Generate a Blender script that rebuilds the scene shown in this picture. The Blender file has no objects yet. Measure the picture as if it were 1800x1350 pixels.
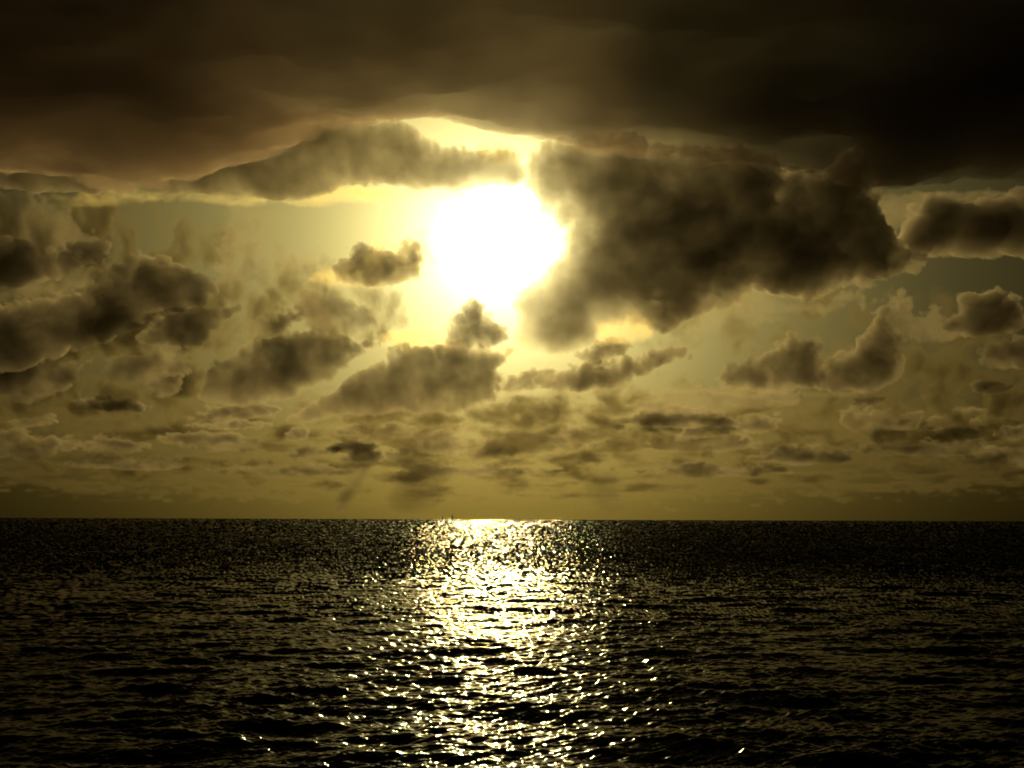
import bpy, math
import numpy as np
from mathutils import Matrix, Vector

scene = bpy.context.scene
rad = math.radians
# ------------------------------------------------------------------ camera
F = 1930.0                      # focal length in photo pixels (1800 x 1350)
CAM_H = 5.0
PITCH = math.atan((913.0 - 675.0) / F)
ROLL = rad(0.19)
cam_data = bpy.data.cameras.new('camera')
cam_data.sensor_width = 36.0
cam_data.lens = 36.0 * F / 1800.0
cam_data.clip_start = 0.2
cam_data.clip_end = 400000.0
cam = bpy.data.objects.new('camera', cam_data)
scene.collection.objects.link(cam)
CAM_M = Matrix.Translation((0, 0, CAM_H)) @ Matrix.Rotation(rad(90) + PITCH, 4, 'X') @ Matrix.Rotation(ROLL, 4, 'Z')
cam.matrix_world = CAM_M
scene.camera = cam
R3 = np.array(CAM_M.to_3x3())


def rays(px, py):
    px = np.asarray(px, float); py = np.asarray(py, float)
    d = np.stack([(px - 900.0) / F, (675.0 - py) / F, -np.ones_like(px)], -1)
    d = d @ R3.T
    return d / np.linalg.norm(d, axis=-1, keepdims=True)


SUN = rays(872.0, 425.0)
SUN_EL = math.asin(SUN[2])
SUN_AZ = math.atan2(SUN[0], SUN[1])          # from +Y towards +X

# ------------------------------------------------------------------ sky and sun
world = bpy.data.worlds.new('World')
scene.world = world
world.use_nodes = True
nt = world.node_tree
nt.nodes.clear()
N = nt.nodes.new
L = nt.links.new
out = N('ShaderNodeOutputWorld')
bg = N('ShaderNodeBackground')
bg.inputs['Strength'].default_value = 0.05
sky = N('ShaderNodeTexSky')
sky.sky_type = 'NISHITA'
sky.sun_disc = False
sky.sun_elevation = SUN_EL
sky.sun_rotation = SUN_AZ
sky.air_density = 1.0
sky.dust_density = 4.0
sky.ozone_density = 0.5
tint = N('ShaderNodeMix'); tint.data_type = 'RGBA'; tint.blend_type = 'MULTIPLY'
tint.inputs[0].default_value = 1.0
tint.inputs[7].default_value = (0.05, 0.044, 0.022, 1)      # golden, dust-laden evening air
L(sky.outputs[0], tint.inputs[6])
# aureole of the sun in the humid air
tc = N('ShaderNodeTexCoord')
dot = N('ShaderNodeVectorMath'); dot.operation = 'DOT_PRODUCT'
nrm = N('ShaderNodeVectorMath'); nrm.operation = 'NORMALIZE'
L(tc.outputs['Generated'], nrm.inputs[0])
L(nrm.outputs[0], dot.inputs[0]); dot.inputs[1].default_value = SUN
ac = N('ShaderNodeMath'); ac.operation = 'ARCCOSINE'; ac.use_clamp = False
L(dot.outputs['Value'], ac.inputs[0])


def lobe(width_deg, amp):
    m = N('ShaderNodeMath'); m.operation = 'MULTIPLY'; m.inputs[1].default_value = -1.0 / rad(width_deg)
    L(ac.outputs[0], m.inputs[0])
    e = N('ShaderNodeMath'); e.operation = 'EXPONENT'; L(m.outputs[0], e.inputs[0])
    a = N('ShaderNodeMath'); a.operation = 'MULTIPLY'; a.inputs[1].default_value = amp
    L(e.outputs[0], a.inputs[0])
    return a


wide = lobe(5.6, 152.0)
core = lobe(1.9, 370.0)
glow = N('ShaderNodeVectorMath'); glow.operation = 'SCALE'
L(wide.outputs[0], glow.inputs['Scale'])
glow2 = N('ShaderNodeVectorMath'); glow2.operation = 'SCALE'
glow2.inputs[0].default_value = (1.0, 0.90, 0.52)
L(core.outputs[0], glow2.inputs['Scale'])
glow3 = N('ShaderNodeVectorMath'); glow3.operation = 'ADD'
L(glow.outputs[0], glow3.inputs[0]); L(glow2.outputs[0], glow3.inputs[1])
# the light is reddened on its long way through the air near the horizon
sep = N('ShaderNodeSeparateXYZ'); L(nrm.outputs[0], sep.inputs[0])
mr = N('ShaderNodeMapRange'); mr.interpolation_type = 'SMOOTHSTEP'
mr.inputs['From Min'].default_value = -0.02; mr.inputs['From Max'].default_value = 0.17
L(sep.outputs['Z'], mr.inputs['Value'])
hue = N('ShaderNodeMix'); hue.data_type = 'RGBA'
hue.inputs[6].default_value = (1.0, 0.69, 0.11, 1)
hue.inputs[7].default_value = (1.0, 0.825, 0.25, 1)
L(mr.outputs[0], hue.inputs[0])
L(hue.outputs[2], glow.inputs[0])
add = N('ShaderNodeVectorMath'); add.operation = 'ADD'
L(tint.outputs[2], add.inputs[0]); L(glow3.outputs[0], add.inputs[1])
L(add.outputs[0], bg.inputs['Color'])
L(bg.outputs[0], out.inputs['Surface'])

sun_data = bpy.data.lights.new('sun', 'SUN')
sun_data.energy = 5.0
sun_data.angle = rad(0.53)
sun_data.color = (1.0, 0.80, 0.27)
sun = bpy.data.objects.new('sun', sun_data)
scene.collection.objects.link(sun)
sun.rotation_euler = Vector(SUN).to_track_quat('Z', 'Y').to_euler()
sun.location = (0, 0, 60)

vs = scene.view_settings
vs.view_transform = 'Standard'
vs.look = 'None'
vs.exposure = -1.5
vs.gamma = 1.0
cy = scene.cycles
cy.use_denoising = True
cy.transparent_max_bounces = 96
cy.max_bounces = 6
cy.volume_bounces = 1
cy.glossy_bounces = 2
cy.diffuse_bounces = 1
cy.sample_clamp_indirect = 4.0
cy.filter_width = 1.9

# ------------------------------------------------------------------ helpers
rng = np.random.default_rng(7)
_perm = rng.permutation(4096)
_ga = rng.uniform(0, 2 * np.pi, 4096)
_GX, _GY = np.cos(_ga), np.sin(_ga)


def perlin(x, y, seed=0):
    xi = np.floor(x).astype(np.int64); yi = np.floor(y).astype(np.int64)
    xf = x - xi; yf = y - yi
    u = xf * xf * xf * (xf * (xf * 6 - 15) + 10)
    v = yf * yf * yf * (yf * (yf * 6 - 15) + 10)

    def g(ix, iy, fx, fy):
        h = _perm[(_perm[(ix + seed * 131) & 4095] + iy * 17 + seed * 29) & 4095]
        return _GX[h] * fx + _GY[h] * fy
    a = g(xi, yi, xf, yf); b = g(xi + 1, yi, xf - 1, yf)
    c = g(xi, yi + 1, xf, yf - 1); d = g(xi + 1, yi + 1, xf - 1, yf - 1)
    return ((a + (b - a) * u) * (1 - v) + (c + (d - c) * u) * v) * 1.4


def fbm(x, y, octaves=5, seed=0, gain=0.5, billow=False):
    t = np.zeros_like(x, float); amp = 1.0; tot = 0.0
    for o in range(octaves):
        n = perlin(x, y, seed + o * 7)
        if billow:
            n = np.abs(n) * 2 - 0.6
        t += amp * n; tot += amp
        amp *= gain; x = x * 2.03 + 11.3; y = y * 2.03 - 4.7
    return t / tot * 1.6


def chaikin(p, it=2):
    p = np.asarray(p, float)
    for _ in range(it):
        q = np.roll(p, -1, 0)
        p = np.stack([0.75 * p + 0.25 * q, 0.25 * p + 0.75 * q], 1).reshape(-1, 2)
    return p


def sdf(poly, X, Y):
    """signed distance to a closed polygon, positive inside"""
    A = poly; B = np.roll(poly, -1, 0)
    d2 = np.full(X.shape, 1e18); inside = np.zeros(X.shape, bool)
    for (ax, ay), (bx, by) in zip(A, B):
        ex, ey = bx - ax, by - ay
        wx, wy = X - ax, Y - ay
        t = np.clip((wx * ex + wy * ey) / (ex * ex + ey * ey + 1e-9), 0, 1)
        d2 = np.minimum(d2, (wx - ex * t) ** 2 + (wy - ey * t) ** 2)
        c = (ay > Y) != (by > Y)
        if abs(ey) > 1e-9:
            inside ^= c & (X < ax + ex * (Y - ay) / ey)
    d = np.sqrt(d2)
    return np.where(inside, d, -d)


def link(name, mesh, mat=None, parent=None):
    o = bpy.data.objects.new(name, mesh)
    scene.collection.objects.link(o)
    if mat is not None:
        mesh.materials.append(mat)
    if parent is not None:
        o.parent = parent
    return o


def make_mesh(name, verts, faces):
    me = bpy.data.meshes.new(name)
    verts = np.asarray(verts, np.float32); faces = np.asarray(faces, np.int32)
    k = faces.shape[1]
    me.vertices.add(len(verts)); me.vertices.foreach_set('co', verts.ravel())
    me.loops.add(faces.size); me.loops.foreach_set('vertex_index', faces.ravel())
    me.polygons.add(len(faces))
    me.polygons.foreach_set('loop_start', np.arange(0, faces.size, k, dtype=np.int32))
    me.polygons.foreach_set('loop_total', np.full(len(faces), k, np.int32))
    me.update(calc_edges=True)
    me.polygons.foreach_set('use_smooth', np.ones(len(faces), bool))
    return me


# ------------------------------------------------------------------ materials
def cloud_material(name, density, g=0.63, albedo=(0.42, 0.355, 0.30)):
    """water droplets: grey extinction, the scattered share given by albedo"""
    m = bpy.data.materials.new(name); m.use_nodes = True
    t = m.node_tree; t.nodes.clear()
    o = t.nodes.new('ShaderNodeOutputMaterial')
    v = t.nodes.new('ShaderNodeVolumeScatter')
    v.inputs['Color'].default_value = (*albedo, 1)
    v.inputs['Density'].default_value = density
    v.inputs['Anisotropy'].default_value = g
    ab = t.nodes.new('ShaderNodeVolumeAbsorption')
    ab.inputs['Color'].default_value = (*albedo, 1)
    ab.inputs['Density'].default_value = density
    ad = t.nodes.new('ShaderNodeAddShader')
    t.links.new(v.outputs[0], ad.inputs[0]); t.links.new(ab.outputs[0], ad.inputs[1])
    t.links.new(ad.outputs[0], o.inputs['Volume'])
    try:
        m.cycles.homogeneous_volume = True
    except Exception:
        pass
    return m


MFP = 300.0                                   # metres of cloud for one optical depth
M_CLOUD = cloud_material('cloud_droplets', 1 / MFP)
M_VEIL = cloud_material('thin_cloud_droplets', 1 / MFP, g=0.66, albedo=(0.22, 0.18, 0.115))
M_BRIGHT = cloud_material('sunlit_tone_droplets', 1 / MFP, g=0.70, albedo=(0.96, 0.80, 0.52))  # raised albedo puts the sunlit look of the bright wisps into the colour
M_SHEET = cloud_material('overcast_droplets', 1 / MFP, g=0.45, albedo=(0.66, 0.49, 0.42))
M_SHADOW_RAY = cloud_material('shadow_ray_medium', 1 / MFP, g=0.4)  # thin medium that darkens the sky for the added shadow rays

# ------------------------------------------------------------------ sea
def build_sea():
    f10 = F * 1024 / 1800
    p = np.arange(268.0, 0.3, -0.3)
    r = np.concatenate([[0.6, 1.5, 2.6, 4, 5.5, 7, 8.5, 10, 11.5, 13, 14.3, 15.5, 16.8, 18], CAM_H * f10 / p])
    r = np.unique(np.round(r, 4))
    r = np.concatenate([r, [24000, 40000, 80000, 160000]])
    fine = np.radians(np.linspace(-33, 33, 1060))
    coarse = np.radians(np.linspace(33, 327, 120))[1:-1]
    th = np.concatenate([fine, coarse])
    nr, nth = len(r), len(th)
    RR, TH = np.meshgrid(r, th, indexing='ij')
    X = RR * np.sin(TH); Y = RR * np.cos(TH)
    dr = np.gradient(r)[:, None] * np.ones((1, nth))
    Z = np.zeros_like(X); SX = np.zeros_like(X); SY = np.zeros_like(X)
    DX = np.zeros_like(X); DY = np.zeros_like(X)
    g = np.random.default_rng(21)
    lam = np.concatenate([np.exp(g.uniform(math.log(0.13), math.log(0.8), 34)), np.exp(g.uniform(math.log(0.8), math.log(4.0), 20)),
                          np.exp(g.uniform(math.log(4.0), math.log(11.0), 10))])
    nw = len(lam)
    gust = 1.0 + 0.4 * fbm(X / 9.0, Y / 30.0, 4, 5)
    cn = np.clip((RR - 14.0) / 80.0, 0, 1)
    calm_near = 0.72 + 0.28 * cn * cn * (3 - 2 * cn)                # near ripples flattened, shaped to thicken the sun glints there
    for i in range(nw):
        k = 2 * math.pi / lam[i]
        if lam[i] < 0.8:                                         # small ripples run every way
            a_dir, s = g.uniform(rad(-85), rad(85)), 0.060
        elif lam[i] < 4.0:                                       # wind waves with long crests
            a_dir, s = g.normal(rad(6), rad(22)), 0.046
        else:                                                    # low swell
            a_dir, s = g.normal(rad(4), rad(18)), 0.018
        kx, ky = k * math.sin(a_dir), -k * math.cos(a_dir)
        a = s / k
        ph = kx * X + ky * Y + g.uniform(0, 6.28)
        w = np.clip((lam[i] / dr - 2.0) / 2.0, 0, 1)              # geometric detail the grid can hold
        mod = gust if lam[i] < 4 else 1.0
        if lam[i] < 0.8:
            mod = mod * calm_near
        c, sn = np.cos(ph), np.sin(ph)
        Z += a * w * mod * c
        DX -= 0.8 * a * w * mod * sn * kx / k
        DY -= 0.8 * a * w * mod * sn * ky / k
        SX += -a * kx * sn * mod
        SY += -a * ky * sn * mod
    # far out the grid cannot hold the single waves: keep the faces that stay visible over the crests
    far = np.clip((RR - 12.0) / 150.0, 0, 1); far = far * far * (3 - 2 * far)
    ux, uy = np.sin(TH), np.cos(TH)
    sr = SX * ux + SY * uy
    sr2 = sr * (1 - far) + far * (np.abs(sr) * 1.15 + 0.08)
    SX = SX + (sr2 - sr) * ux; SY = SY + (sr2 - sr) * uy
    fade = np.clip((RR - 60.0) / 240.0, 0, 1)                     # the finest facets far out come from the material
    SX = SX * (1 - 0.12 * fade) + 0.03 * fade * ux; SY = SY * (1 - 0.12 * fade) + 0.03 * fade * uy
    V = np.stack([X + DX, Y + DY, Z], -1).reshape(-1, 3)
    idx = np.arange(nr * nth).reshape(nr, nth)
    j2 = np.roll(idx, -1, 1)
    q = np.stack([idx[:-1], j2[:-1], j2[1:], idx[1:]], -1).reshape(-1, 4)[:, ::-1]
    me = make_mesh('sea', V, q)
    at = me.attributes.new('slope', 'FLOAT_VECTOR', 'POINT')
    sl = np.stack([SX, SY, fade], -1).reshape(-1, 3).astype(np.float32)
    at.data.foreach_set('vector', sl.ravel())
    m = bpy.data.materials.new('sea_water'); m.use_nodes = True
    t = m.node_tree; b = t.nodes['Principled BSDF']
    b.inputs['Base Color'].default_value = (0.004, 0.006, 0.006, 1)
    b.inputs['Roughness'].default_value = 0.045
    b.inputs['IOR'].default_value = 1.333
    b.inputs['Specular IOR Level'].default_value = 0.06
    A = t.nodes.new('ShaderNodeAttribute'); A.attribute_name = 'slope'
    geo = t.nodes.new('ShaderNodeNewGeometry')
    no = t.nodes.new('ShaderNodeTexNoise'); no.inputs['Scale'].default_value = 9.0
    no.inputs['Detail'].default_value = 3.0
    mp = t.nodes.new('ShaderNodeMapping'); mp.inputs['Scale'].default_value = (0.6, 1.0, 1.0)
    t.links.new(geo.outputs['Position'], mp.inputs[0]); t.links.new(mp.outputs[0], no.inputs['Vector'])
    sub = t.nodes.new('ShaderNodeVectorMath'); sub.operation = 'SUBTRACT'; sub.inputs[1].default_value = (0.5, 0.5, 0.5)
    t.links.new(no.outputs['Color'], sub.inputs[0])
    mul = t.nodes.new('ShaderNodeVectorMath'); mul.operation = 'MULTIPLY'; mul.inputs[1].default_value = (0.40, 0.25, 0.0)
    t.links.new(sub.outputs[0], mul.inputs[0])
    s1 = t.nodes.new('ShaderNodeVectorMath'); s1.operation = 'ADD'
    sepa = t.nodes.new('ShaderNodeSeparateXYZ'); t.links.new(A.outputs['Vector'], sepa.inputs[0])
    flat = t.nodes.new('ShaderNodeVectorMath'); flat.operation = 'MULTIPLY'; flat.inputs[1].default_value = (1, 1, 0)
    t.links.new(A.outputs['Vector'], flat.inputs[0])
    amp = t.nodes.new('ShaderNodeMath'); amp.operation = 'MULTIPLY_ADD'; amp.inputs[1].default_value = 1.1; amp.inputs[2].default_value = 0.8
    t.links.new(sepa.outputs['Z'], amp.inputs[0])
    sc_ = t.nodes.new('ShaderNodeVectorMath'); sc_.operation = 'SCALE'
    t.links.new(mul.outputs[0], sc_.inputs[0]); t.links.new(amp.outputs[0], sc_.inputs['Scale'])
    t.links.new(flat.outputs[0], s1.inputs[0]); t.links.new(sc_.outputs[0], s1.inputs[1])
    s2 = t.nodes.new('ShaderNodeVectorMath'); s2.operation = 'SUBTRACT'; s2.inputs[0].default_value = (0, 0, 1)
    t.links.new(s1.outputs[0], s2.inputs[1])
    nn = t.nodes.new('ShaderNodeVectorMath'); nn.operation = 'NORMALIZE'
    t.links.new(s2.outputs[0], nn.inputs[0])
    t.links.new(nn.outputs[0], b.inputs['Normal'])
    o = link('sea', me, m)
    o['kind'] = 'structure'
    o['label'] = 'dark rippled open sea with a golden path of sun glitter'
    return o


build_sea()

# ------------------------------------------------------------------ clouds
def tag(o, label, cat, group=None):
    o['label'] = label; o['category'] = cat
    if group:
        o['group'] = group


HORIZON = 913.0


def cloud(label, poly, D, tau, soft=8.0, edge=22.0, scale=70.0, seed=1, res=2.9, bump=0.5, H=None, group=None,
          mat=None, name='cloud', stretch=1.0, mfp=MFP, grade=None, holes=(), patchy=None, field=False, smooth=2, gain=0.52):
    """A closed billowing body.  Its outline is drawn in photo pixels, then placed at its own distance D
    (upright body) or altitude H (level sheet); its depth is the optical depth tau times the mean free path."""
    P = chaikin(poly, smooth)
    pad = edge * 1.3 + 3 * res
    x0, y0 = P.min(0) - pad; x1, y1 = P.max(0) + pad
    if H is None:
        y1 = min(y1, 906.0)
    nx = int((x1 - x0) / res) + 2; ny = int((y1 - y0) / res) + 2
    gx = np.linspace(x0, x1, nx); gy = np.linspace(y0, y1, ny)
    X, Y = np.meshgrid(gx, gy)
    if field:                                              # cloud field seen in perspective: finer towards the horizon
        up = np.clip(HORIZON - Y, 0, None) + 45.0
        U = X / stretch / scale
        W = np.log(up) * 210.0 / scale
    else:
        U = X / stretch / scale; W = Y / scale
    wx = fbm(U, W, 5, seed, gain=0.5)
    wy = fbm(U + 40, W + 9, 5, seed + 3, gain=0.5)
    if H is None and patchy is None:                      # ragged tops, calmer and flatter bases
        rel = np.clip((Y - P[:, 1].min()) / (np.ptp(P[:, 1]) + 1e-6), 0, 1)
        calm = 1.08 - 0.72 * np.clip((rel - 0.45) / 0.5, 0, 1)
    else:
        calm = 1.0
    d = sdf(P, X + wx * edge * calm, Y + wy * edge * 0.8 * calm)
    q = 0.16                                              # curl the finer detail with the coarse warp
    puff = fbm(U * 1.9 + wx * q, W * 1.9 + wy * q, 6, seed + 5, gain=gain, billow=True)
    d = d + edge * 0.6 * puff * calm + (edge * 0.22 if patchy is None and H is None else 0.0)
    sf = soft * (1.55 if patchy is None and H is None else 1.0) * np.clip(1 + 0.8 * fbm(U * 0.7 + 7, W * 0.7, 3, seed + 23), 0.35, 2.4)
    prof = 1 - np.exp(-np.clip(d, 0, None) / sf)
    n1 = fbm(U * 1.1 + wx * q * 2, W * 1.1 + wy * q * 2, 7, seed + 11, gain=gain)
    if patchy is None:
        prof = prof * np.clip(1 + bump * n1, 0.06, 2.2)
    else:
        lo, hi, floor = patchy
        k = np.clip((n1 - lo) / (hi - lo), 0, 1)
        prof = prof * (floor + (1 - floor) * k * k * (3 - 2 * k))
    if grade:
        prof = prof * np.interp(X, grade[0], grade[1])
    for hx, hy, hrx, hry, hf in holes:
        e = ((X + wx * 18 - hx) / hrx) ** 2 + ((Y + wy * 18 - hy) / hry) ** 2
        prof = prof * (1 - (1 - hf) * np.exp(-e))
    prof[0, :] = prof[-1, :] = 0; prof[:, 0] = prof[:, -1] = 0
    ray = rays(X, Y)
    if H is None:
        base = ray * (D / ray[..., 1])[..., None]
    else:
        base = ray * (H / np.clip(ray[..., 2], 0.02, None))[..., None]
    base = base + np.array([0, 0, CAM_H])
    T = tau * mfp * prof
    n2 = fbm(U * 0.6 + 3, W * 0.6, 4, seed + 17)
    share = np.clip(0.5 + 0.25 * n2, 0.2, 0.8)          # how the depth splits to front and back
    axis = np.array([0.0, 1.0, 0.0]) if H is None else np.array([0.0, 0.0, 1.0])
    live = T > 0.4
    nv = nx * ny
    idx = np.arange(nv).reshape(ny, nx)
    front = base - axis * (T * share)[..., None]
    back = base + axis * (T * (1 - share))[..., None]
    quad = np.stack([idx[:-1, :-1], idx[:-1, 1:], idx[1:, 1:], idx[1:, :-1]], -1).reshape(-1, 4)
    keep = live.ravel()[quad].any(1)
    quad = quad[keep]
    bidx = np.where(live.ravel(), np.arange(nv) + nv, np.arange(nv))   # rim vertices are shared
    V = np.concatenate([front.reshape(-1, 3), back.reshape(-1, 3)])
    Q = np.concatenate([quad[:, ::-1], bidx[quad]])
    used = np.unique(Q); remap = np.zeros(2 * nv, np.int64); remap[used] = np.arange(len(used))
    V = V[used]; Q = remap[Q]
    org = V.mean(0); org[2] = V[:, 2].min()
    me = make_mesh(name, V - org, Q)
    o = link(name, me, mat or M_CLOUD)
    o.location = org
    tag(o, label, 'cloud', group)
    return o


# the dark overcast sheet that covers the top of the view and goes on overhead
cloud('vast dark overcast cloud sheet covering the whole top of the sky',
      [(-900, -330), (2700, -330), (2700, 310), (1950, 322), (1800, 328), (1700, 325), (1560, 328), (1500, 322), (1400, 308),
       (1300, 300), (1180, 292), (1060, 288), (1000, 276), (950, 252), (900, 238), (830, 224),
       (760, 216), (700, 216), (640, 224), (560, 238), (470, 266), (400, 304), (330, 328), (265, 338), (180, 332), (80, 312), (-100, 308), (-900, 300)],
      0, 1.65, soft=66, edge=30, scale=110, stretch=2.4, gain=0.6, H=2600, res=6, bump=0.08, seed=3, name='cloud_sheet', mat=M_SHEET, grade=([0, 900, 1300, 1800], [1.0, 0.9, 0.92, 1.1]),
      holes=[(1440, 205, 50, 14, 0.4), (1500, 255, 26, 34, 0.5), (1280, 270, 90, 10, 0.75), (860, 232, 90, 14, 0.6), (560, 205, 120, 14, 0.7)])

# ---- bodies in the upper sky
cloud('long olive cloud bank upper left of the sun with a bright upper rim',
      [(-250, 320), (-250, 280), (100, 278), (230, 262), (320, 228), (400, 196), (480, 188), (560, 190), (630, 206), (690, 208), (735, 222), (765, 248), (795, 264),
       (820, 252), (850, 266), (905, 272), (932, 290), (925, 318), (860, 330), (740, 332), (640, 322), (595, 322), (575, 346), (480, 350), (400, 340), (250, 336), (100, 334)],
      24000, 3.0, soft=9, edge=15, scale=60, seed=5, bump=0.3, grade=([380, 620, 900], [1.1, 0.9, 0.65]))
cloud('huge dark cloud mass just right of the sun',
      [(910, 300), (930, 266), (975, 236), (1080, 236), (1180, 250), (1240, 264), (1310, 246), (1360, 268), (1390, 308), (1430, 305),
       (1455, 280), (1510, 262), (1550, 296), (1532, 350), (1560, 396), (1600, 436), (1636, 452), (1580, 478), (1550, 496), (1480, 503), (1430, 528), (1390, 522),
       (1320, 510), (1270, 548), (1205, 555), (1170, 592), (1130, 565), (1068, 562), (1045, 600), (1000, 624), (940, 618),
       (902, 598), (914, 560), (900, 530), (925, 500), (955, 478), (992, 450), (996, 420), (975, 375), (945, 350), (920, 325)],
      21000, 4.8, soft=20, edge=20, scale=62, seed=8, bump=0.09, grade=([920, 1020, 1150, 1480, 1540, 1610], [0.42, 0.68, 1.0, 1.4, 1.3, 0.9]),
      holes=[(1360, 362, 18, 9, 0.45), (1255, 516, 14, 10, 0.5), (1150, 536, 14, 8, 0.55)])
cloud('dark cloud at the right edge just below the overcast sheet',
      [(1535, 458), (1585, 425), (1600, 372), (1640, 344), (1700, 352), (1760, 342), (1800, 340), (2050, 330), (2050, 440), (1800, 446), (1700, 448), (1640, 446)],
      22000, 5, soft=11, edge=20, scale=60, seed=9, bump=0.3)
cloud('dark cloud with ragged top at the left edge, uppermost of the left edge clouds',
      [(-250, 415), (0, 420), (50, 430), (70, 452), (100, 438), (150, 420), (185, 428), (190, 458), (150, 474), (90, 490), (40, 503), (-60, 508), (-250, 505)],
      25000, 3.4, soft=9, edge=22, scale=50, seed=12, bump=0.5)
cloud('large brown cloud with curled bright upper rim at the left edge',
      [(-300, 540), (0, 528), (100, 525), (165, 498), (195, 458), (225, 446), (250, 456), (290, 442), (315, 468), (350, 486), (395, 506),
       (365, 536), (290, 550), (255, 578), (190, 602), (110, 620), (40, 648), (-100, 666), (-300, 655)],
      27000, 3.6, soft=9, edge=18, scale=58, seed=15, bump=0.45)
cloud('small slanting dark cloud tucked under the curled brown cloud',
      [(230, 597), (262, 568), (330, 543), (400, 528), (428, 534), (390, 562), (378, 590), (335, 608), (270, 608)],
      29000, 3.2, soft=8, edge=18, scale=46, seed=18)
cloud('pale translucent puffy cloud standing in the clear gap left of the sun',
      [(385, 350), (440, 345), (490, 368), (508, 395), (505, 430), (570, 425), (580, 460), (560, 490), (480, 505), (400, 500), (370, 480), (398, 430)],
      33000, 1.1, soft=14, edge=22, scale=46, seed=21, patchy=(-0.5, 0.9, 0.12))
cloud('small dark ragged cloud beside the left of the sun glare',
      [(582, 482), (603, 446), (645, 420), (665, 442), (700, 436), (725, 420), (748, 452), (746, 490), (700, 500), (640, 499), (600, 494)],
      26000, 2.6, soft=8, edge=18, scale=40, seed=24)
cloud('small dark puff directly under the sun glare',
      [(780, 604), (788, 560), (812, 536), (838, 521), (862, 550), (884, 574), (894, 594), (870, 610), (820, 612)],
      25000, 2.8, soft=8, edge=14, scale=36, seed=27)
cloud('thin arched cloud with bright rim left of the puff under the sun',
      [(505, 525), (540, 502), (595, 503), (628, 528), (655, 545), (668, 575), (640, 590), (560, 580), (515, 555)],
      31000, 1.6, soft=10, edge=16, scale=46, seed=30, bump=0.6)
cloud('broad dark lens-shaped cloud below and left of the sun',
      [(345, 690), (372, 645), (420, 608), (490, 592), (560, 580), (645, 598), (645, 614), (600, 648), (560, 675), (500, 702), (420, 712), (370, 708)],
      30000, 3.2, soft=9, edge=18, scale=56, seed=33, bump=0.35)
cloud('long dark wedge-shaped cloud below the sun pointing left',
      [(495, 742), (545, 712), (600, 678), (650, 636), (700, 606), (760, 600), (830, 608), (905, 612), (895, 640), (870, 660), (880, 692), (840, 716),
       (760, 726), (690, 724), (600, 728), (545, 742)],
      28000, 3.0, soft=9, edge=18, scale=56, seed=36, bump=0.35)
cloud('dark tongue-shaped cloud right of the wedge below the big dark mass',
      [(956, 684), (976, 650), (1040, 642), (1090, 636), (1150, 612), (1208, 602), (1216, 622), (1150, 650), (1090, 680), (1030, 691)],
      27000, 3.4, soft=8, edge=15, scale=44, seed=39)
cloud('small dark streak cloud above the tongue-shaped cloud',
      [(1004, 630), (1050, 597), (1120, 588), (1090, 625), (1050, 639)],
      26000, 3.0, soft=7, edge=14, scale=36, seed=42)
cloud('cumulus with bright domed top in the right half of the sky',
      [(1250, 682), (1275, 640), (1330, 618), (1368, 594), (1405, 586), (1444, 598), (1460, 640), (1450, 680), (1380, 685)],
      30000, 3.2, soft=9, edge=19, scale=46, seed=45, bump=0.45)
cloud('cumulus with a leaning tower right of the domed cumulus',
      [(1420, 686), (1438, 645), (1480, 618), (1505, 608), (1515, 584), (1535, 556), (1556, 548), (1580, 572), (1586, 610), (1588, 664), (1540, 686)],
      30500, 3.4, soft=9, edge=18, scale=46, seed=48, bump=0.45)
cloud('faint tall puff rising behind the leaning tower cumulus',
      [(1548, 565), (1556, 535), (1580, 515), (1602, 526), (1608, 556), (1640, 536), (1654, 560), (1690, 556), (1700, 592), (1600, 602)],
      36000, 1.1, soft=8, edge=18, scale=34, seed=51, bump=0.8)
cloud('dark rounded cloud near the right edge of the sky',
      [(1650, 586), (1674, 544), (1708, 516), (1752, 502), (1784, 526), (1806, 562), (1784, 584), (1720, 590)],
      29000, 4.0, soft=9, edge=19, scale=46, seed=54, bump=0.4)
cloud('dark cloud cut by the right edge under the dark rounded cloud',
      [(1712, 644), (1732, 608), (1770, 590), (1900, 580), (1920, 640), (1800, 646)],
      31000, 3.0, soft=9, edge=18, scale=46, seed=57)

cloud('small dark smudge of cloud above the lens-shaped cloud',
      [(430, 585), (450, 560), (490, 545), (540, 540), (530, 560), (500, 580), (455, 592)],
      31500, 2.6, soft=9, edge=16, scale=36, seed=60, bump=0.5)
cloud('brown cloud shelf at the left edge below the curled brown cloud',
      [(-200, 640), (0, 632), (90, 628), (150, 640), (130, 668), (60, 690), (-200, 700)],
      32500, 2.8, soft=12, edge=20, scale=48, seed=63, bump=0.5, stretch=1.4)
cloud('dim ragged cloud between the shelf and the lens-shaped cloud',
      [(165, 650), (220, 622), (300, 612), (345, 630), (330, 655), (250, 672), (190, 675)],
      33500, 1.8, soft=12, edge=22, scale=42, seed=66, bump=0.7, stretch=1.4)

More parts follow.
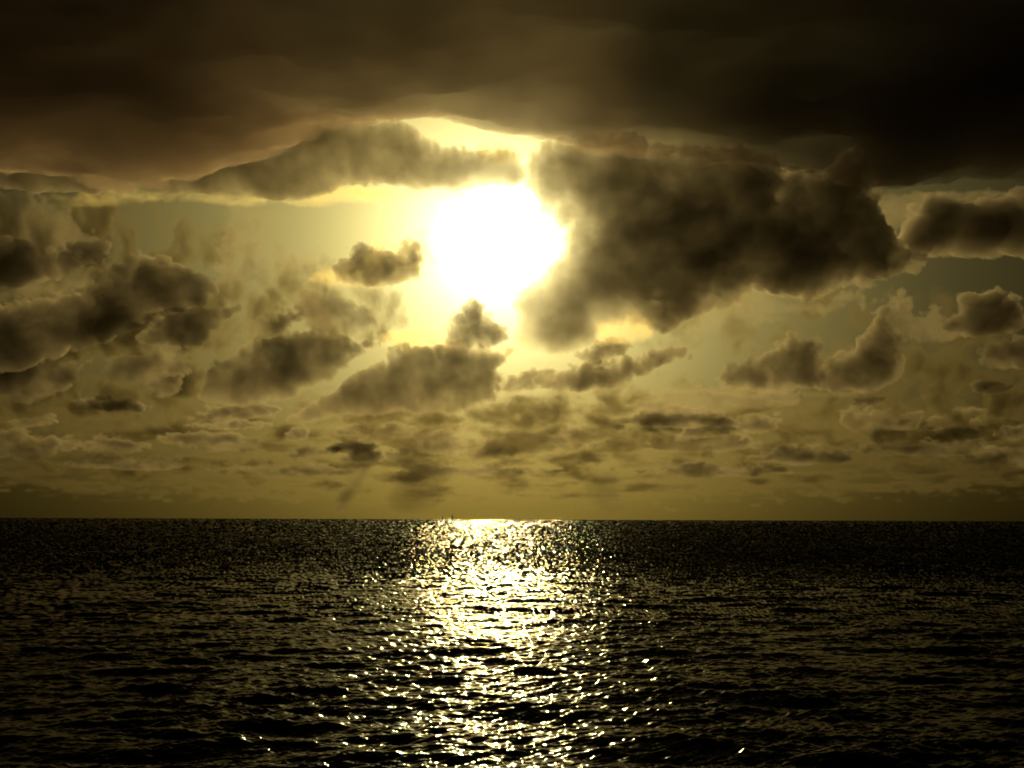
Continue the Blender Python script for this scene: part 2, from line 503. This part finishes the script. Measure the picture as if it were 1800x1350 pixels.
# ---- thin bright wisps
WISPS = [
    ('bright streak cloud under the olive cloud bank left of the sun',
     [(470, 352), (560, 342), (590, 320), (700, 328), (800, 335), (850, 345), (760, 352), (640, 358), (540, 362)], 25500, 1.1, 9, 12, 2.0),
    ('white shining cloud scrap on top of the sun glare',
     [(822, 262), (845, 246), (890, 252), (930, 262), (925, 285), (880, 292), (845, 282)], 24500, 0.9, 7, 12, 1.0),
    ('bright ragged puff at the lower edge of the huge dark mass',
     [(1035, 605), (1060, 560), (1095, 545), (1145, 560), (1165, 590), (1110, 605)], 23500, 0.9, 10, 18, 1.0),
    ('pale wisps trailing below the right half of the huge dark mass',
     [(1190, 590), (1240, 548), (1300, 515), (1380, 525), (1440, 525), (1510, 500), (1530, 520), (1470, 545), (1390, 555), (1290, 575)], 24500, 0.7, 14, 26, 1.0),
    ('thin golden streak along the lower edge of the overcast at left',
     [(60, 350), (200, 335), (330, 335), (440, 340), (520, 356), (430, 362), (300, 350), (160, 368)], 26500, 0.7, 12, 14, 2.0),
    ('pale ragged cloud in the upper left under the overcast sheet',
     [(-100, 340), (40, 335), (110, 365), (150, 395), (195, 430), (205, 470), (150, 510), (80, 525), (-100, 530)], 30000, 1.5, 14, 26, 1.0),
    ('glowing puff between the pale puffy cloud and the small ragged cloud',
     [(540, 495), (560, 475), (600, 462), (660, 415), (730, 402), (770, 440), (760, 490), (690, 505), (600, 505)], 29500, 0.8, 10, 18, 1.0),
    ('glowing cloud rim under the dark puff below the sun',
     [(640, 600), (700, 570), (770, 575), (800, 605), (860, 612), (905, 595), (930, 610), (880, 632), (780, 628), (690, 620)], 29800, 0.9, 9, 18, 1.2),
    ('faint pale scrap between the huge dark mass and the right edge cloud',
     [(1540, 350), (1600, 335), (1760, 335), (1790, 352), (1700, 362), (1640, 352), (1600, 385), (1570, 410), (1545, 390)], 24300, 1.0, 10, 16, 1.5),
    ('long thin bright line of cloud under the tongue-shaped cloud and domed cumulus',
     [(960, 690), (1100, 684), (1300, 682), (1460, 683), (1600, 690), (1450, 697), (1250, 695), (1080, 696)], 35000, 0.6, 7, 16, 3.0),
    ('pale cloud band with feathered top right of the tongue-shaped cloud',
     [(1080, 722), (1130, 700), (1210, 678), (1290, 688), (1390, 682), (1420, 700), (1330, 717), (1230, 728)], 36000, 1.9, 9, 18, 2.0),
]
for i, (lab, poly, D, tau, soft, edge, st) in enumerate(WISPS):
    cloud(lab, poly, D, tau, soft=soft * 1.7, edge=edge, scale=42, stretch=st, seed=100 + 5 * i, bump=0.8, name='cloud_wisp', mat=M_BRIGHT if i in (0, 1, 2, 4, 6, 7) else M_CLOUD)


# ---- low clouds towards the horizon
def blob(cx, cy, rx, ry, tilt=0.0, seed=0):
    g = np.random.default_rng(seed)
    a = np.linspace(0, 2 * np.pi, 14, endpoint=False)
    r = g.uniform(0.75, 1.2, 14)
    x = np.cos(a) * rx * r; y = np.sin(a) * ry * r
    y = np.where(y > 0, y * 0.75, y * 1.15)                 # flat base, domed top
    t = math.radians(tilt)
    return np.stack([cx + x * math.cos(t) + y * math.sin(t), cy - x * math.sin(t) + y * math.cos(t)], 1)


LOW = [
    ('small round dark cloud left of the lens-shaped cloud', 285, 680, 28, 20, 0, 2.4),
    ('dark low cloud at the left edge under the curled brown cloud', 50, 682, 84, 22, 0, 2.6),
    ('long thin dark streak below the small round dark cloud', 195, 714, 70, 11, 0, 2.4),
    ('thin grey streak at the far left between two dark low clouds', 58, 742, 50, 10, 4, 2.0),
    ('wide dark low cloud at the left edge nearest the horizon', 60, 782, 90, 25, 2, 2.4),
    ('dim grey low cloud right of the wide left edge cloud', 205, 782, 62, 17, 0, 2.0),
    ('flat grey cloud under the lens-shaped cloud', 420, 725, 88, 14, 2, 2.6),
    ('very thin flat streak under the flat grey cloud', 405, 748, 76, 7, 1, 2.2),
    ('broad dim low cloud left of centre below the thin flat streak', 368, 778, 80, 19, 0, 2.4),
    ('tiny slanted cloud under the tip of the wedge cloud', 526, 765, 24, 12, 12, 2.2),
    ('tiny dark oval cloud under the wedge cloud', 617, 758, 30, 10, 3, 2.4),
    ('slim dark cloud under the middle of the wedge cloud', 688, 762, 56, 13, 8, 2.5),
    ('dim blocky low cloud above the slanting dark modelled shadow ray', 634, 798, 44, 20, 0, 2.5),
    ('faint low cloud left of the blocky cloud', 553, 797, 44, 12, 0, 1.8),
    ('faint low cloud right of the blocky cloud', 705, 803, 36, 13, 0, 1.8),
    ('pale grey tufted low cloud left of the sun path', 775, 778, 50, 20, 0, 2.2),
    ('broad hazy low cloud straight above the sun path', 925, 785, 120, 19, 8, 2.0),
    ('rounded hazy cloud at the right end of the broad hazy cloud', 1032, 766, 36, 19, 0, 2.2),
    ('ragged grey cloud just left of the tongue-shaped cloud', 928, 672, 40, 18, 10, 2.2),
    ('long flat dark band right of the rounded hazy cloud', 1192, 740, 116, 16, 0, 3.0),
    ('second dark band hanging under the long flat band', 1232, 780, 100, 18, 0, 2.6),
    ('short dark wedge between the two flat dark bands', 1248, 759, 62, 10, 4, 2.4),
    ('small grey triangle cloud right of the long flat band', 1330, 748, 38, 16, 4, 2.2),
    ('thin grey cloud under the domed cumulus', 1372, 696, 44, 10, 2, 2.2),
    ('flat dim low cloud under the leaning tower cumulus', 1548, 742, 68, 20, 0, 2.6),
    ('small curled grey cloud under the base of the leaning tower', 1530, 704, 38, 13, 14, 2.2),
    ('dark slanted cloud low on the right', 1682, 738, 64, 15, 8, 3.0),
    ('short dim streak above the dark slanted cloud', 1745, 683, 34, 11, 0, 2.4),
    ('dim scrap of cloud touching the right edge low down', 1790, 763, 40, 12, 0, 2.2),
    ('long dim band low on the right nearest the horizon', 1630, 790, 136, 13, 0, 2.2),
    ('wide dim bank at the right edge above the horizon', 1790, 805, 130, 24, 0, 2.0),
    ('broad dim bank between the flat bands and the right bank', 1420, 800, 94, 18, 0, 2.0),
    ('faint flat streak close above the horizon at left', 230, 816, 120, 11, 0, 1.6),
    ('faint flat streak close above the horizon left of the sun path', 500, 828, 130, 10, 0, 1.2),
    ('faint flat streak close above the horizon under the sun', 850, 830, 150, 10, 0, 1.2),
    ('faint flat streak close above the horizon right of the sun path', 1260, 828, 150, 12, 0, 1.6),
]
for i, (lab, cx, cy, rx, ry, tilt, tau) in enumerate(LOW):
    D = 36000 + (cy - 670) * 180
    cloud(lab, blob(cx, cy, rx, ry, tilt, 300 + i), D, tau * 1.35, soft=max(4.0, ry * 0.4), edge=max(9.0, ry * 1.0), scale=max(20.0, ry * 2.0),
          stretch=2.0, seed=200 + 4 * i, bump=0.5, name='low_cloud', group='low clouds above the horizon')


# ---- the uncountable mottled haze of cloud behind the separate bodies
def veil(label, x0, y0, x1, y1, D, tau, scale, stretch, seed, patchy, res=4.4, fade=45.0):
    o = cloud(label, [(x0, y0), (x1, y0), (x1, y1), (x0, y1)], D, tau, soft=fade, edge=30, scale=scale, stretch=stretch, seed=seed,
              patchy=patchy, res=res, name='cloud_veil', field=True, mat=M_VEIL)
    o['kind'] = 'stuff'
    return o


veil('mottled broken cloud field filling the sky low above the horizon', -300, 690, 2100, 888, 68000, 3.2, 40, 2.4, 401, (-0.45, 0.9, 0.05), fade=30)
veil('mottled broken cloud field in the left half of the sky', -300, 490, 470, 780, 44000, 3.6, 50, 1.5, 403, (-0.45, 0.8, 0.06))
veil('mottled broken cloud field in the right part of the sky', 1290, 590, 2100, 800, 45000, 3.0, 48, 1.5, 405, (-0.45, 0.9, 0.05))
veil('mottled broken cloud field below the sun', 560, 650, 1350, 820, 47000, 3.0, 44, 1.7, 407, (-0.35, 0.9, 0.05))

veil('mottled broken cloud field between the curled brown cloud and the sun', 330, 455, 720, 625, 38000, 2.6, 46, 1.3, 409, (-0.5, 0.9, 0.05), fade=30)
veil('mottled broken cloud field in the upper left under the overcast sheet', -200, 335, 430, 500, 37000, 3.0, 50, 1.3, 411, (-0.45, 0.9, 0.06), fade=25)
veil('mottled broken cloud field right of and below the huge dark mass', 1080, 500, 1800, 640, 39000, 1.6, 50, 1.4, 413, (-0.45, 0.9, 0.05), fade=30)

# ---- faint slanting bodies added to imitate the cloud-shadow rays above the horizon
SHAFTS = [
    ('slanting dark modelled shadow ray above the horizon left of the two boats', [(622, 812), (660, 812), (632, 860), (606, 903), (578, 903), (602, 860)], 1.7),
    ('faint broad modelled shadow ray above the horizon over the two boats', [(700, 815), (790, 815), (780, 903), (668, 903)], 0.7),
    ('faint modelled shadow ray above the horizon right of the sun path', [(1015, 820), (1080, 820), (1120, 903), (1040, 903)], 0.55),
]
for i, (lab, poly, tau) in enumerate(SHAFTS):
    o = cloud(lab, poly, 60000, tau, soft=16, edge=8, scale=60, seed=500 + i * 5, bump=0.3, res=4, mat=M_SHADOW_RAY, name='shadow_ray_body')
    o['category'] = 'rain'


# ------------------------------------------------------------------ two small fishing boats on the horizon
def paint(name, col, rough=0.5):
    m = bpy.data.materials.new(name); m.use_nodes = True
    t = m.node_tree; b = t.nodes['Principled BSDF']
    n = t.nodes.new('ShaderNodeTexNoise'); n.inputs['Scale'].default_value = 3.0; n.inputs['Detail'].default_value = 5
    r = t.nodes.new('ShaderNodeValToRGB')
    r.color_ramp.elements[0].color = (*[c * 0.6 for c in col], 1); r.color_ramp.elements[1].color = (*col, 1)
    r.color_ramp.elements[0].position = 0.35; r.color_ramp.elements[1].position = 0.6
    t.links.new(n.outputs[0], r.inputs[0]); t.links.new(r.outputs[0], b.inputs['Base Color'])
    b.inputs['Roughness'].default_value = rough
    return m


M_HULL = paint('hull_paint', (0.10, 0.12, 0.14)); M_CABIN = paint('cabin_paint', (0.45, 0.43, 0.38)); M_STEEL = paint('mast_steel', (0.12, 0.11, 0.10))
M_GLASS = paint('wheelhouse_glass', (0.02, 0.025, 0.03), 0.1)


def box_data(x0, x1, y0, y1, z0, z1, taper=0.0):
    t = taper
    v = [(x0, y0, z0), (x1, y0, z0), (x1, y1, z0), (x0, y1, z0), (x0 + t, y0 + t, z1), (x1 - t, y0 + t, z1), (x1 - t, y1 - t, z1), (x0 + t, y1 - t, z1)]
    f = [(0, 3, 2, 1), (4, 5, 6, 7), (0, 1, 5, 4), (1, 2, 6, 5), (2, 3, 7, 6), (3, 0, 4, 7)]
    return v, f


def box(name, dims, mat, parent, taper=0.0):
    v, f = box_data(*dims, taper)
    me = make_mesh(name, v, f); me.polygons.foreach_set('use_smooth', np.zeros(6, bool))
    return link(name, me, mat, parent)


def pole(name, p, q, r, mat, parent, seg=8):
    p, q = Vector(p), Vector(q); ax = (q - p).normalized()
    u = ax.orthogonal().normalized(); w = ax.cross(u)
    v = []
    for c, rr in ((p, r), (q, r * 0.6)):
        for k in range(seg):
            a = 2 * math.pi * k / seg
            v.append(c + (u * math.cos(a) + w * math.sin(a)) * rr)
    me = bpy.data.meshes.new(name)
    f = [(k, (k + 1) % seg, seg + (k + 1) % seg, seg + k) for k in range(seg)] + [tuple(range(seg))[::-1], tuple(range(seg, 2 * seg))]
    me.from_pydata([tuple(x) for x in v], [], f); me.update()
    return link(name, me, mat, parent)


def fishing_boat(label, px, dist, scale, heading):
    ray = rays(px, 914.0); ray = ray / ray[1] * dist
    root = bpy.data.objects.new('fishing_boat', None); scene.collection.objects.link(root)
    root.location = (ray[0], dist, 0.0); root.rotation_euler = (0, 0, heading); root.scale = (scale,) * 3
    tag(root, label, 'boat', 'boats on the horizon')
    # hull: cross sections along x, bow at +x
    secs = [(-6.0, 1.7, 1.5, -0.6), (-3.0, 2.0, 1.4, -0.8), (0, 2.1, 1.4, -0.8), (3.0, 1.8, 1.7, -0.7), (5.2, 1.0, 2.2, -0.4), (6.6, 0.08, 2.7, 0.2)]
    V = []
    for x, hb, top, bot in secs:
        V += [(x, -hb, top), (x, -hb * 0.85, 0.2), (x, 0, bot), (x, hb * 0.85, 0.2), (x, hb, top)]
    Fc = []
    for i in range(len(secs) - 1):
        for j in range(4):
            a = i * 5 + j
            Fc.append((a, a + 1, a + 6, a + 5))
        Fc.append((i * 5 + 4, i * 5, i * 5 + 5, i * 5 + 9))
    me = bpy.data.meshes.new('hull'); me.from_pydata(V, [], Fc + [(0, 1, 2, 3, 4)[::-1], (25, 26, 27, 28, 29)]); me.update()
    hull = link('hull', me, M_HULL, root)
    cab = box('wheelhouse', (-2.2, 1.4, -1.35, 1.35, 1.35, 4.1), M_CABIN, root, 0.12)
    for s_ in (-1, 1):
        box('window', (-1.6, 0.8, s_ * 1.27 - 0.06, s_ * 1.27 + 0.06, 2.9, 3.6), M_GLASS, cab)
    box('roof', (-2.5, 1.8, -1.55, 1.55, 4.1, 4.28), M_HULL, cab)
    up = box('upper_bridge', (-1.8, 0.9, -1.15, 1.15, 4.28, 6.3), M_CABIN, root, 0.1)
    box('window', (0.75, 0.87, -0.9, 0.9, 5.2, 5.9), M_GLASS, up)
    pole('mast', (-0.6, 0, 6.2), (-0.6, 0, 9.4), 0.16, M_STEEL, root)
    pole('boom', (-0.6, 0, 5.0), (-5.6, 0, 7.4), 0.12, M_STEEL, root)
    pole('forestay', (6.3, 0, 2.6), (-0.6, 0, 8.8), 0.05, M_STEEL, root)
    box('net_drum', (-5.2, -3.8, -1.0, 1.0, 1.4, 2.6), M_STEEL, root, 0.2)
    return root


fishing_boat('small distant fishing boat on the horizon, the left one of two', 778, 2050, 1.35, rad(80))
fishing_boat('distant fishing boat on the horizon, the right and slightly larger of two', 795, 2000, 1.6, rad(104))
